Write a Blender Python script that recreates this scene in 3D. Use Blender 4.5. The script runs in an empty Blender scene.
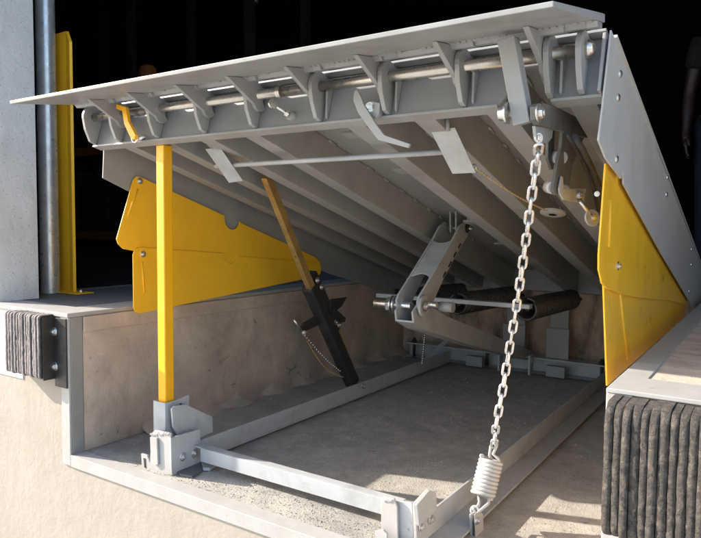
import bpy, bmesh, math, random
from mathutils import Vector, Matrix
random.seed(7)
scene = bpy.context.scene
COL = scene.collection
R = math.radians

# ---------------------------------------------------------------- camera
CF, CX0, CY0 = 646.345, 350.5, 269.0            # focal length and centre in photo pixels (photo is 701 wide)
CPOS = Vector((2.0525, -1.3260, 0.3107)); YAW, PIT, ROL = -0.58455, -0.063498, 0.0098447
Fv = Vector((math.sin(YAW)*math.cos(PIT), math.cos(YAW)*math.cos(PIT), math.sin(PIT)))
R0 = Vector((math.cos(YAW), -math.sin(YAW), 0)); U0 = R0.cross(Fv)
Rv = R0*math.cos(ROL)+U0*math.sin(ROL); Uv = U0*math.cos(ROL)-R0*math.sin(ROL)
cam = bpy.data.cameras.new('camera'); camo = bpy.data.objects.new('camera', cam); COL.objects.link(camo)
camo.matrix_world = Matrix.Translation(CPOS) @ Matrix((Rv, Uv, -Fv)).transposed().to_4x4()
cam.sensor_width = 36.0; cam.lens = CF/701*36.0; cam.clip_start = 0.02; cam.clip_end = 500
scene.camera = camo

# ---------------------------------------------------------------- light
SUN = Vector((1.0, 0.30, -0.50)).normalized()     # travelling direction of sunlight
w = bpy.data.worlds.new('World'); scene.world = w; w.use_nodes = True
nt = w.node_tree; bg = nt.nodes['Background']
sky = nt.nodes.new('ShaderNodeTexSky'); sky.sky_type = 'NISHITA'; sky.sun_disc = False
sky.sun_elevation = math.asin(-SUN.z); sky.sun_rotation = math.atan2(-SUN.x, -SUN.y)
sky.air_density = 1.0; sky.dust_density = 1.6
nt.links.new(sky.outputs[0], bg.inputs[0]); bg.inputs[1].default_value = 0.15
sl = bpy.data.lights.new('sun', 'SUN'); sl.energy = 3.9; sl.angle = R(0.5); sl.color = (1.0, 0.92, 0.80)
so = bpy.data.objects.new('sun', sl); COL.objects.link(so)
so.rotation_euler = SUN.to_track_quat('-Z', 'Y').to_euler(); so.location = (-6, -4, 6)
vs = scene.view_settings
vs.view_transform = 'Standard'; vs.look = 'None'; vs.gamma = 1; vs.exposure = 1.45; vs.use_curve_mapping = False
scene.cycles.use_denoising = True
scene.cycles.max_bounces = 8

# ---------------------------------------------------------------- materials
def mat(name, c, rough=.6, metal=0.0, var=.12, scale=9.0, bump=.0, bscale=60.0, c2=None, stain=None, sscale=2.5, samt=.5, detail=6.0, streak=None, spec=.5, wear=None, wamt=.6, wpos=.64, wscale=34):
    m = bpy.data.materials.new(name); m.use_nodes = True
    n = m.node_tree.nodes; l = m.node_tree.links; b = n['Principled BSDF']
    tc = n.new('ShaderNodeTexCoord'); geo = n.new('ShaderNodeNewGeometry')
    vec = geo.outputs['Position']
    ns = n.new('ShaderNodeTexNoise'); ns.inputs['Scale'].default_value = scale; ns.inputs['Detail'].default_value = detail
    ns.inputs['Roughness'].default_value = .65
    l.new(vec, ns.inputs['Vector'])
    rp = n.new('ShaderNodeValToRGB'); l.new(ns.outputs['Fac'], rp.inputs[0])
    a = [max(0, x*(1-var)) for x in c]; d = [x*(1+var) for x in (c2 or c)]
    rp.color_ramp.elements[0].position = .3; rp.color_ramp.elements[0].color = (*a, 1)
    rp.color_ramp.elements[1].position = .7; rp.color_ramp.elements[1].color = (*d, 1)
    out = rp.outputs[0]
    if stain:
        n2 = n.new('ShaderNodeTexNoise'); n2.inputs['Scale'].default_value = sscale; n2.inputs['Detail'].default_value = 8
        n2.inputs['Roughness'].default_value = .7; n2.inputs['Distortion'].default_value = .4
        v2 = vec
        if streak:
            mp = n.new('ShaderNodeMapping'); mp.inputs['Scale'].default_value = streak; l.new(vec, mp.inputs['Vector']); v2 = mp.outputs[0]
        l.new(v2, n2.inputs['Vector'])
        r2 = n.new('ShaderNodeValToRGB'); l.new(n2.outputs['Fac'], r2.inputs[0])
        r2.color_ramp.elements[0].position = .48; r2.color_ramp.elements[0].color = (0, 0, 0, 1)
        r2.color_ramp.elements[1].position = .68; r2.color_ramp.elements[1].color = (samt, samt, samt, 1)
        mx = n.new('ShaderNodeMix'); mx.data_type = 'RGBA'
        l.new(r2.outputs[0], mx.inputs[0]); l.new(out, mx.inputs[6]); mx.inputs[7].default_value = (*stain, 1)
        out = mx.outputs[2]
    if wear:      # scuffs, chips and dirt specks with a shape of their own
        n5 = n.new('ShaderNodeTexNoise'); n5.inputs['Scale'].default_value = wscale; n5.inputs['Detail'].default_value = 12; n5.inputs['Roughness'].default_value = .78; n5.inputs['Distortion'].default_value = .8
        l.new(vec, n5.inputs['Vector'])
        r5 = n.new('ShaderNodeValToRGB'); l.new(n5.outputs['Fac'], r5.inputs[0])
        r5.color_ramp.elements[0].position = wpos; r5.color_ramp.elements[0].color = (0, 0, 0, 1)
        r5.color_ramp.elements[1].position = wpos+.035; r5.color_ramp.elements[1].color = (wamt, wamt, wamt, 1)
        m5 = n.new('ShaderNodeMix'); m5.data_type = 'RGBA'; l.new(r5.outputs[0], m5.inputs[0]); l.new(out, m5.inputs[6]); m5.inputs[7].default_value = (*wear, 1)
        out = m5.outputs[2]
    l.new(out, b.inputs['Base Color'])
    b.inputs['Metallic'].default_value = metal
    n3 = n.new('ShaderNodeTexNoise'); n3.inputs['Scale'].default_value = scale*2.3; n3.inputs['Detail'].default_value = 5; l.new(vec, n3.inputs['Vector'])
    mr = n.new('ShaderNodeMapRange'); l.new(n3.outputs['Fac'], mr.inputs[0])
    mr.inputs[1].default_value = .3; mr.inputs[2].default_value = .7; mr.inputs[3].default_value = max(.05, rough-.1); mr.inputs[4].default_value = min(1, rough+.12)
    l.new(mr.outputs[0], b.inputs['Roughness'])
    b.inputs['Specular IOR Level'].default_value = spec
    if bump:
        n4 = n.new('ShaderNodeTexNoise'); n4.inputs['Scale'].default_value = bscale; n4.inputs['Detail'].default_value = 8; n4.inputs['Roughness'].default_value = .7
        l.new(vec, n4.inputs['Vector'])
        bp = n.new('ShaderNodeBump'); bp.inputs['Strength'].default_value = bump; bp.inputs['Distance'].default_value = .01
        l.new(n4.outputs['Fac'], bp.inputs['Height']); l.new(bp.outputs[0], b.inputs['Normal'])
    return m
M = {
 'paint': mat('grey_machine_paint', (.325, .332, .335), .42, var=.07, scale=6, bump=.06, bscale=140, stain=(.20, .18, .155), sscale=5, samt=.35, wear=(.13, .105, .08), wamt=.6),
 'header_sky_tint': mat('grey_paint_sky_tint', (.235, .24, .25), .38, var=.05, scale=5, bump=.04, bscale=120, stain=(.19, .18, .165), sscale=5, samt=.35, wear=(.12, .10, .08), wamt=.6),  # machine grey with the header's blue sky reflection mixed into the colour
 'paint_dark': mat('dark_linkage_paint', (.12, .115, .11), .42, var=.12, scale=12, bump=.06, bscale=120, stain=(.20, .17, .13), sscale=12, samt=.4),
 'paint_frame': mat('grey_frame_paint', (.43, .445, .46), .42, var=.07, scale=10, bump=.08, bscale=120, stain=(.22, .20, .17), sscale=9, samt=.4, wear=(.20, .13, .085), wamt=.55, wpos=.62),
 'paint_skirt': mat('grey_skirt_paint', (.50, .49, .475), .5, var=.05, scale=4, bump=.04, bscale=90, stain=(.58, .57, .55), sscale=3, samt=.3, streak=(1, 1, .25), wear=(.30, .28, .26), wamt=.5),
 'yellow': mat('yellow_safety_paint', (.98, .56, .03), .36, var=.05, scale=4, bump=.03, bscale=50, stain=(.80, .36, .01), sscale=3, samt=.35, wear=(.42, .22, .06), wamt=.55, wpos=.65),
 'yellow_bright': mat('yellow_prop_paint', (.92, .45, .008), .35, var=.04, scale=8, bump=.05, bscale=90, wear=(.40, .25, .08), wamt=.6, wpos=.64),
 'white_steel': mat('pale_edge_steel_sun_raised', (.41, .40, .385), .5, var=.06, scale=14, bump=.1, bscale=150, stain=(.33, .30, .27), sscale=9, samt=.3, wear=(.20, .15, .11), wamt=.6, wpos=.62),  # pale edge steel, raised so the brackets that share it look sunlit
 'edge_shaded': mat('shaded_edge_steel', (.27, .265, .25), .55, var=.06, scale=12, bump=.08, bscale=150),  # darker copy of the edge steel, its shade put into the colour
 'rod': mat('bright_steel_rod', (.62, .59, .54), .3, 1.0, var=.1, scale=20, bump=.05, bscale=200, stain=(.42, .34, .26), sscale=5, samt=.15),
 'zinc': mat('zinc_plated_steel', (.75, .74, .72), .3, 1.0, var=.1, scale=60, bump=.1, bscale=250),
 'galv': mat('galvanised_pipe', (.60, .64, .70), .34, .6, var=.15, scale=18, stain=(.45, .47, .5), sscale=10, samt=.5),
 'chain': mat('galvanised_chain', (.72, .74, .76), .3, .75, var=.12, scale=80, bump=.15, bscale=300, stain=(.4, .36, .3), sscale=30, samt=.5, wear=(.30, .18, .11), wamt=.6, wpos=.58, wscale=60),
 'spring_paint': mat('pale_sprung_paint', (.50, .50, .49), .42, .15, var=.08, scale=40, bump=.15, bscale=200, stain=(.45, .4, .35), sscale=25, samt=.5, wear=(.25, .17, .12), wamt=.6, wpos=.60, wscale=60),
 'dark_spring': mat('black_oiled_spring', (.07, .066, .06), .28, .4, var=.1, scale=8),
 'black': mat('black_painted_steel', (.022, .021, .021), .45, var=.25, scale=20, bump=.1, bscale=120, stain=(.07, .06, .05), sscale=14, samt=.5),
 'gold': mat('yellow_chromate_steel', (.55, .36, .12), .35, .6, var=.25, scale=12, stain=(.33, .16, .10), sscale=9, samt=.8),
 'rubber': mat('worn_black_rubber', (.085, .076, .068), .75, var=.6, scale=70, bump=1.0, bscale=260, stain=(.24, .20, .165), sscale=60, samt=.9, detail=12, wear=(.018, .017, .016), wamt=.9, wpos=.58, wscale=70),
 'rubber_cut': mat('laminated_rubber_edge', (.34, .30, .29), .85, var=.35, scale=60, bump=.6, bscale=160, stain=(.06, .055, .055), sscale=50, samt=.8, streak=(1, 1, .12)),
 'rubber_dark': mat('dark_rubber_pad', (.03, .029, .028), .8, var=.3, scale=25, bump=.5, bscale=130),
 'face': mat('painted_dock_face', (.375, .335, .285), .85, var=.06, scale=5, bump=.35, bscale=22, stain=(.335, .285, .23), sscale=3, samt=.35, wear=(.30, .24, .18), wamt=.5, wpos=.66, wscale=20),
 'face_white': mat('white_painted_concrete', (.58, .58, .57), .8, var=.03, scale=5, bump=.25, bscale=25),
 'pit_wall': mat('stained_pit_concrete', (.56, .455, .37), .9, var=.25, scale=4, bump=.5, bscale=35, stain=(.24, .19, .16), sscale=2.6, samt=.65, streak=(1, 1, .7), detail=10, wear=(.12, .09, .075), wamt=.6, wpos=.60, wscale=14),
 'pit_back': mat('streaked_back_wall', (.50, .38, .29), .9, var=.35, scale=5, bump=.5, bscale=35, stain=(.07, .055, .05), sscale=5, samt=.9, streak=(1.6, 1, .5), detail=10),
 'pit_floor': mat('gritty_pit_floor', (.49, .455, .405), .95, var=.22, scale=16, bump=.9, bscale=170, stain=(.27, .255, .24), sscale=3, samt=.7, detail=12, wear=(.14, .12, .10), wamt=.7, wpos=.61, wscale=22),
 'dock_floor': mat('worn_dock_concrete', (.60, .50, .41), .85, var=.14, scale=14, bump=.4, bscale=80, stain=(.34, .26, .21), sscale=5, samt=.7, streak=(1, 3, 1), detail=10, wear=(.20, .15, .12), wamt=.7, wpos=.60, wscale=26),
 'dock_dark': mat('sealed_dark_floor', (.17, .168, .172), .6, var=.2, scale=14, bump=.3, bscale=80, stain=(.2, .17, .15), sscale=6, samt=.5),
 'column': mat('pitted_grey_concrete', (.66, .68, .70), .85, var=.07, scale=7, bump=.5, bscale=45, stain=(.50, .51, .53), sscale=9, samt=.7, streak=(1, 1, .3)),
 'interior': mat('interior_painted_dark', (.006, .006, .006), .95, var=.2, scale=1),  # near-black surfaces put the warehouse darkness into the colour
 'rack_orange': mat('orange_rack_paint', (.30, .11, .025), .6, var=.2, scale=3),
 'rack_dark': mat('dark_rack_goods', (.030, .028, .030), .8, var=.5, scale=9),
 'yard': mat('sunlit_yard_concrete', (.42, .405, .38), .9, var=.1, scale=.8, bump=.3, bscale=20),
 'skin': mat('skin_shade_darkened', (.018, .005, .0035), .55, var=.05, scale=20),  # skin tone cut to near black to paint in the interior dark
 'denim': mat('blue_denim_shade_darkened', (.004, .007, .016), .85, var=.2, scale=60),  # blue denim darkened the same way, shade included in the colour
 'shirt': mat('shirt_shade_darkened', (.0008, .0008, .001), .9, var=.2, scale=30),  # dark shirt taken down to almost nothing for the same shade
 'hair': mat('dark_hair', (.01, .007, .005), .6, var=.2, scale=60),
 'washer': mat('pale_washer', (.33, .35, .38), .5, .1, var=.1, scale=50),
}
def pitted(m, sc=70, amt=.3):   # small dark pits in bare concrete
    n = m.node_tree.nodes; l = m.node_tree.links; b = n['Principled BSDF']
    src = b.inputs['Base Color'].links[0].from_socket
    v = n.new('ShaderNodeTexVoronoi'); v.inputs['Scale'].default_value = sc; v.inputs['Randomness'].default_value = 1
    g = n.new('ShaderNodeNewGeometry'); l.new(g.outputs['Position'], v.inputs['Vector'])
    r = n.new('ShaderNodeValToRGB'); l.new(v.outputs['Distance'], r.inputs[0])
    r.color_ramp.elements[0].position = .10; r.color_ramp.elements[0].color = (amt, amt, amt, 1)
    r.color_ramp.elements[1].position = .22; r.color_ramp.elements[1].color = (1, 1, 1, 1)
    mx = n.new('ShaderNodeMix'); mx.data_type = 'RGBA'; mx.blend_type = 'MULTIPLY'; mx.inputs[0].default_value = 1
    l.new(src, mx.inputs[6]); l.new(r.outputs[0], mx.inputs[7]); l.new(mx.outputs[2], b.inputs['Base Color'])
pitted(M['column'], 55, .72); pitted(M['pit_floor'], 150, .55)

# ---------------------------------------------------------------- mesh helpers
def at(px, py, ax, val):         # point of the photo's ray on the plane axis = val (metres)
    d = Fv + Rv*((px-CX0)/CF) + Uv*((CY0-py)/CF)
    i = 'xyz'.index(ax); t = (val-CPOS[i])/d[i]
    return CPOS + d*t
ORG = {}
class MB:
    def __init__(s): s.v = []; s.f = []; s.sm = []
    def add(s, vs, fs, smooth=False):
        o = len(s.v); s.v += [Vector(p) for p in vs]
        for f in fs: s.f.append([i+o for i in f]); s.sm.append(smooth)
        return s
    def ext(s, poly, vec):       # closed polygon pushed along a vector
        poly = [Vector(p) for p in poly]; vec = Vector(vec); n = len(poly)
        nrm = Vector((0, 0, 0))
        for i in range(n): nrm += poly[i].cross(poly[(i+1) % n])
        if nrm.dot(vec) > 0: poly = poly[::-1]
        fs = [list(range(n)), list(range(2*n-1, n-1, -1))]
        for i in range(n):
            j = (i+1) % n; fs.append([j, i, i+n, j+n])
        return s.add(poly+[p+vec for p in poly], fs)
    def box(s, a, b, fn=None):
        x0, y0, z0 = a; x1, y1, z1 = b
        P = [(x0, y0, z0), (x1, y0, z0), (x1, y1, z0), (x0, y1, z0), (x0, y0, z1), (x1, y0, z1), (x1, y1, z1), (x0, y1, z1)]
        if fn: P = [fn(*p) for p in P]
        return s.add(P, [(0, 3, 2, 1), (4, 5, 6, 7), (0, 1, 5, 4), (1, 2, 6, 5), (2, 3, 7, 6), (3, 0, 4, 7)])
    def bar(s, p, q, w, h, up=(0, 0, 1)):   # box section from p to q
        p = Vector(p); q = Vector(q); d = (q-p).normalized(); u = Vector(up); sd = d.cross(u).normalized(); u = sd.cross(d)
        a = [p+sd*(w/2*i)+u*(h/2*j) for i, j in ((-1, -1), (1, -1), (1, 1), (-1, 1))]
        return s.ext(a, q-p)
    def tube(s, path, r, n=12, closed=False, cap=True, radii=None):
        path = [Vector(p) for p in path]; m = len(path); o = []; N = None; fs = []
        for i, p in enumerate(path):
            if closed: t = path[(i+1) % m]-path[i-1]
            else: t = path[min(i+1, m-1)]-path[max(i-1, 0)]
            t.normalize()
            if N is None:
                N = t.orthogonal().normalized()
            N = (N-t*N.dot(t)).normalized(); B = t.cross(N); rr = radii[i] if radii else r
            o += [p+(N*math.cos(2*math.pi*k/n)+B*math.sin(2*math.pi*k/n))*rr for k in range(n)]
        for i in range(m if closed else m-1):
            j = (i+1) % m
            for k in range(n):
                l = (k+1) % n; fs.append([i*n+k, i*n+l, j*n+l, j*n+k])
        s.add(o, fs, True)
        if cap and not closed:
            s.add(o[:n], [list(range(n-1, -1, -1))]); s.add(o[-n:], [list(range(n))])
        return s
    def cyl(s, p, q, r, n=20): return s.tube([p, q], r, n)
    def lathe(s, p, axis, prof, n=24):     # prof: (radius, height along axis)
        p = Vector(p); a = Vector(axis).normalized(); N = a.orthogonal().normalized(); B = a.cross(N); o = []; fs = []
        for r, h in prof: o += [p+a*h+(N*math.cos(2*math.pi*k/n)+B*math.sin(2*math.pi*k/n))*max(r, 1e-5) for k in range(n)]
        for i in range(len(prof)-1):
            for k in range(n):
                l = (k+1) % n; fs.append([i*n+k, i*n+l, (i+1)*n+l, (i+1)*n+k])
        s.add(o, fs, False); return s
    def hexa(s, p, axis, r, h):
        p = Vector(p); a = Vector(axis).normalized(); N = a.orthogonal().normalized(); B = a.cross(N)
        return s.ext([p+(N*math.cos(k*math.pi/3)+B*math.sin(k*math.pi/3))*r for k in range(6)], a*h)
    def build(s, name, m, parent=None, bevel=0, seg=2, kind=None, smooth_ang=None):
        me = bpy.data.meshes.new(name)
        lo = Vector([min(v[i] for v in s.v) for i in range(3)]); hi = Vector([max(v[i] for v in s.v) for i in range(3)])
        c = Vector(((lo.x+hi.x)/2, (lo.y+hi.y)/2, lo.z))
        me.from_pydata([v-c for v in s.v], [], s.f)
        for p, sm in zip(me.polygons, s.sm): p.use_smooth = sm
        bm = bmesh.new(); bm.from_mesh(me); bmesh.ops.remove_doubles(bm, verts=bm.verts, dist=1e-5); bmesh.ops.recalc_face_normals(bm, faces=bm.faces)
        if smooth_ang:
            for f in bm.faces: f.smooth = True
            for e in bm.edges: e.smooth = e.calc_face_angle(0) < R(smooth_ang)
        bm.to_mesh(me); bm.free()
        me.materials.append(M[m] if isinstance(m, str) else m)
        o = bpy.data.objects.new(name, me); COL.objects.link(o)
        if parent: o.parent = parent; o.location = c-ORG[parent.name]
        else: o.location = c
        ORG[o.name] = c
        if bevel:
            b = o.modifiers.new('Bevel', 'BEVEL'); b.width = bevel; b.segments = seg; b.limit_method = 'ANGLE'; b.angle_limit = R(35)
        if kind: o['kind'] = kind
        return o
def thing(name, loc, label, cat, group=None):
    o = bpy.data.objects.new(name, None); COL.objects.link(o); o.location = loc; o.empty_display_size = .05
    ORG[o.name] = Vector(loc); tag(o, label, cat, group); return o
def tag(o, label, cat, group=None):
    o['label'] = label; o['category'] = cat
    if group: o['group'] = group
    return o
def copyof(o, world, parent, rot=None):      # a copy of a part that shares its mesh
    c = o.copy(); COL.objects.link(c); c.parent = parent
    c.location = Vector(world)-ORG[parent.name]
    if rot is not None: c.rotation_euler = rot
    ORG[c.name] = Vector(world); return c
def bolt(p, axis, r, parent, m='zinc', h=None, name='bolt', washer=True):
    h = h or r*.7; p = Vector(p); a = Vector(axis).normalized(); b = MB()
    if washer: b.cyl(p, p+a*r*.28, r*1.55, 20)
    b.hexa(p+a*r*.28, a, r, h); b.cyl(p+a*(r*.28+h), p+a*(h+r*.55), r*.55, 14)
    return b.build(name, m, parent, bevel=r*.08)
def lathe_smooth(b, name, m, parent, **k): return b.build(name, m, parent, smooth_ang=40, **k)

W = 1.7827; D = 0.5; YB = 2.42; XW = -0.52

# ================================================================ SETTING
yard = MB().box((-60, -80, -1.32), (60, 0, -1.30)).build('yard_ground', 'yard', kind='structure')
yard2 = MB().box((-60, 0, -1.32), (60, 90, -1.302)).build('ground_under_building', 'yard', kind='structure')
# dock face around the pit, in three blocks with the face on y = 0
MB().box((XW-6, 0.003, -1.30), (-0.003, 14, -0.002)).build('dock_block', 'face', kind='structure')
MB().box((W+.003, 0.003, -1.30), (W+6, 14, -0.002)).build('dock_block', 'face', kind='structure')
MB().box((-0.003, 0.003, -1.30), (W+.003, 14, -D-.004)).build('dock_block', 'face', kind='structure')
MB().box((-0.003, YB, -D-.004), (W+.003, 14, -0.002)).build('dock_block', 'face', kind='structure')
MB().box((XW-6, -.0005, -.27), (-.30, .0029, -.002)).build('white_paint_band', 'face_white', kind='structure')
# walking surfaces
MB().box((XW-.2, .125, -.002), (-.15, YB, .001)).build('dock_floor', 'dock_dark', kind='structure')
MB().box((W+.055, .13, -.002), (W+6, YB, .000)).build('dock_floor', 'dock_floor', kind='structure')
MB().box((XW-9, YB, -.002), (W+9, 14, .001)).build('dock_floor', 'dock_dark', kind='structure')
MB().box((.001, .048, -D-.003), (W-.001, YB-.001, -D-.001)).build('pit_floor', 'pit_floor', kind='structure')

def rough_sheet(name, m, P, U, V, nu, nv, amp, kind='structure', seed=1):
    rnd = random.Random(seed); P = Vector(P); U = Vector(U); V = Vector(V); N = U.cross(V).normalized()
    from mathutils import noise
    vs_ = []; fs = []
    for j in range(nv+1):
        for i in range(nu+1):
            p = P+U*(i/nu)+V*(j/nv)
            e = min(i, nu-i, j, nv-j, 2)/2
            vs_.append(p+N*amp*(.5+.5*noise.fractal(p*5, .9, 2, 4))*e)
    for j in range(nv):
        for i in range(nu):
            a = j*(nu+1)+i; fs.append([a, a+1, a+nu+2, a+nu+1])
    return MB().add(vs_, fs, True).build(name, m, kind=kind)
# pit walls: cast concrete with an uneven skin
rough_sheet('pit_wall', 'pit_wall', (.0, .052, -D), (0, YB-.052, 0), (0, 0, .10+.34), 120, 30, .006, seed=3)
MB().box((.0005, .0515, -.068), (.010, YB-.02, -.0135)).build('wall_ledge', 'pit_wall', kind='structure', bevel=.003)
rough_sheet('pit_back_wall', 'pit_back', (0, YB-.001, -D), (W, 0, 0), (0, 0, D-.003), 90, 30, .006, seed=4)
rough_sheet('pit_wall', 'pit_wall', (W, YB, -D), (0, -(YB-.052), 0), (0, 0, D-.003), 90, 30, .004, seed=6)
# grout fillet along the foot of the left wall
fl = MB(); 
pts = []
rn = random.Random(2)
for i in range(61):
    y = .30+i*(YB-.30)/60; r_ = .03+.012*math.sin(i*.9)+rn.uniform(-.006, .006)
    pts.append((y, r_))
vv = []; ff = []
for i, (y, r_) in enumerate(pts):
    vv += [(.0, y, -D+r_*1.1), (r_*.35, y, -D+r_*.45), (r_*1.5, y, -D-.001)]
for i in range(60):
    a = i*3; ff += [[a, a+1, a+4, a+3], [a+1, a+2, a+5, a+4]]
fl.add(vv, ff, True); fl.build('grout_fillet', 'pit_wall', kind='structure')
# loose grit on the sunlit front of the floor
gr = MB(); rg = random.Random(11)
for i in range(2600):
    x = rg.uniform(.15, W-.02); y = .05+abs(rg.gauss(0, .28))
    if y > 1.6: continue
    r_ = rg.uniform(.0012, .0032); z = -D-.001; a = rg.uniform(0, 6.28)
    P = [(x+r_*math.cos(a+k*2.09), y+r_*math.sin(a+k*2.09), z) for k in range(3)]+[(x, y, z+r_*1.1)]
    gr.add(P, [(0, 1, 3), (1, 2, 3), (2, 0, 3)])
for i in range(900):
    x = rg.uniform(.02, W-.02); y = rg.uniform(.06, 2.38)
    if i % 3 == 0: x = .03+abs(rg.gauss(0, .05))
    r_ = rg.uniform(.0015, .0050); z = -D-.001; a = rg.uniform(0, 6.28)
    P = [(x+r_*math.cos(a+k*2.09), y+r_*math.sin(a+k*2.09), z) for k in range(3)]+[(x, y, z+r_*.9)]
    gr.add(P, [(0, 1, 3), (1, 2, 3), (2, 0, 3)])
gr.build('loose_grit', 'pit_floor', kind='stuff')

# edge steel round the pit mouth
def edge(name, boxes, m='white_steel', lab=None, bevel=.0015):
    b = MB()
    for a_, c_ in boxes: b.box(a_, c_)
    return b.build(name, m, kind='structure', bevel=bevel)
t = .006
edge('edge_steel_top', [((XW-6, -.006, -.012), (-.0, .125, .003))])
edge('edge_steel_top', [((-.15, .125, -.012), (0, YB, .0025))])
edge('edge_steel_top', [((W, -.006, -.006), (W+6, .130, .003))])
edge('edge_steel_top', [((W, .130, -.012), (W+.055, YB, .0025))])
edge('edge_steel_leg', [((-.048, -.004, -D-.04), (-.0005, .004, -.0125))])
edge('edge_steel_leg', [((W+.0005, -.004, -D-.04), (W+.048, .004, -.0065))])
edge('edge_steel_reveal', [((-.004, .0045, -D), (.002, .050, -.0125))], 'edge_shaded')
edge('edge_steel_reveal', [((W-.002, .0045, -D), (W+.004, .050, -.0065))], 'edge_shaded')
edge('edge_steel_sill', [((-.0, -.004, -D-.042), (W, .052, -D+.0005))])

# building shell: front wall left and right of the doorway, head, roof and back
H = 5.2; DH = 3.1
wl = MB(); wl.box((XW-9, .03, .0035), (XW, .20, H)).build('door_side_wall', 'column', kind='structure')
MB().box((3.4, -.02, .0035), (12, .20, H)).build('door_side_wall', 'column', kind='structure')
MB().box((XW, .03, DH), (3.4, .20, H)).build('door_head_wall', 'column', kind='structure')
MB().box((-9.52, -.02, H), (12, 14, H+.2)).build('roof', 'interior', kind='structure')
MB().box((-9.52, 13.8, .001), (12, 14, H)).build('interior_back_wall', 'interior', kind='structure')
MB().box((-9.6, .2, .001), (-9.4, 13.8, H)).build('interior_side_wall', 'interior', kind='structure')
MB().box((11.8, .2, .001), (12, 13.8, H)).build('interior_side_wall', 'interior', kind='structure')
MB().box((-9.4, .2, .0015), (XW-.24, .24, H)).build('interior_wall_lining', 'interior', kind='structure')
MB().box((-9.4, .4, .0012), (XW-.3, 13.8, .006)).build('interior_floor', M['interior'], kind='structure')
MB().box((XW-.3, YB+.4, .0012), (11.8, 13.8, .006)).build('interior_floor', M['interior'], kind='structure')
# ================================================================ DOORWAY
p0 = at(47.5, 294, 'z', .003); yy = .36
pc = at(47.5, 150, 'y', yy)
b = MB(); b.lathe((pc.x, yy, .003), (0, 0, 1), [(.0, 0), (.041, 0), (.041, 2.9), (.0, 2.9)], 36)
o = lathe_smooth(b, 'downpipe', 'galv', None); tag(o, 'shiny galvanised round pipe standing upright behind the concrete door reveal', 'pipe')
bx0 = at(55, 200, 'y', .44).x; bx1 = at(69, 200, 'y', .44).x; bx2 = at(73, 200, 'y', .43).x
ztop = at(66, 31, 'y', .44).z; zch = at(73, 42, 'y', .44).z
g = thing('guard_post', (bx0, .40, .003), 'yellow steel angle post with clipped top and foot plate beside the galvanised pipe', 'post')
MB().ext([(bx0, .44, .008), (bx1, .44, .008), (bx1, .44, ztop), (bx0, .44, ztop)], (0, .008, 0)).build('back_leg', 'yellow', g, bevel=.001)
MB().ext([(bx1, .439, .008), (bx2, .425, .008), (bx2, .425, zch), (bx1, .439, ztop)], (.004, .012, 0)).build('side_leg', 'yellow', g, bevel=.001)
MB().box((bx0-.01, .38, .003), (bx2+.085, .47, .0085)).build('foot_plate', 'yellow', g, bevel=.001)
bolt((bx2+.05, .43, .0085), (0, 0, 1), .009, g)
# storage racks deep inside on the left
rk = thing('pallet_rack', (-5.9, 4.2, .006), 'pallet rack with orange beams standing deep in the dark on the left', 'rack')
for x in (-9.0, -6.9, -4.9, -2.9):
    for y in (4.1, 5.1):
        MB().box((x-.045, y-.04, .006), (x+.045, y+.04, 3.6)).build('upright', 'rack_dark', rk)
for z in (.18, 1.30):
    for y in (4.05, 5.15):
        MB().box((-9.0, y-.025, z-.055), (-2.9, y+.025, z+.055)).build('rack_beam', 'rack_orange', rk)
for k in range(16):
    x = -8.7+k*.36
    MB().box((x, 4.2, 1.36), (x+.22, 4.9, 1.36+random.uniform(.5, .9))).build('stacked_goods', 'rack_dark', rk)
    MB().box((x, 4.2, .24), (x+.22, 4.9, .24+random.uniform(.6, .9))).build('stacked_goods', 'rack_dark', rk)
pb = at(148, 75, 'y', 3.0)
b = MB(); b.lathe((pb.x, 3.0, .006), (0, 0, 1), [(0, 0), (.09, 0), (.09, pb.z+.02), (.075, pb.z+.07), (.04, pb.z+.09), (0, pb.z+.095)], 28)
o = lathe_smooth(b, 'bollard', 'rack_orange', None); tag(o, 'dim orange bollard top seen above the lip in the dark interior', 'bollard')
for (px, y) in ((254, 5.0),):
    q = at(px, 3, 'y', y)
    lt = thing('ceiling_lamp', (q.x, y, q.z), 'small unlit round lamp high in the dark interior', 'lamp')
    b = MB(); b.lathe((q.x, y, q.z), (0, 0, 1), [(0, 0), (.05, 0), (.06, .03), (.02, .09), (0, .09)], 20); lathe_smooth(b, 'lamp_shade', 'galv', lt)
    MB().cyl((q.x, y, q.z+.09), (q.x, y, H), .008, 8).build('drop_rod', 'galv', lt)
mz = thing('mezzanine_beam', (-3, 7, 3.0), 'darkened red steel beam crossing the dark interior above the lip', 'beam')
q1 = at(190, 60, 'y', 7.0); q2 = at(262, 41, 'y', 7.0)
MB().bar(q1-Vector((2, 0, -.2)), q2+Vector((1, 0, -.1)), .1, .16).build('web', mat('dimmed_red_paint', (.007, .002, .0015), .8), mz)  # red cut down to near black so the beam stays dim

# ================================================================ DOCK LEVELER PLATFORM
TH = R(15.5); C_, S_ = math.cos(TH), math.sin(TH)
def L(u, s, n): return Vector((u, .115+s*C_+n*S_, .72-s*S_+n*C_))
XL, XR = .045, 1.738; SL = 2.39
lev = thing('dock_leveler', L((XL+XR)/2, SL, -.12), 'raised grey dock leveler platform with ribbed underside over the pit', 'dock leveler')
MB().box((XL, -.022, -.006), (XR, SL, .0005), L).build('deck_plate', 'paint', lev, bevel=.001)
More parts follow.
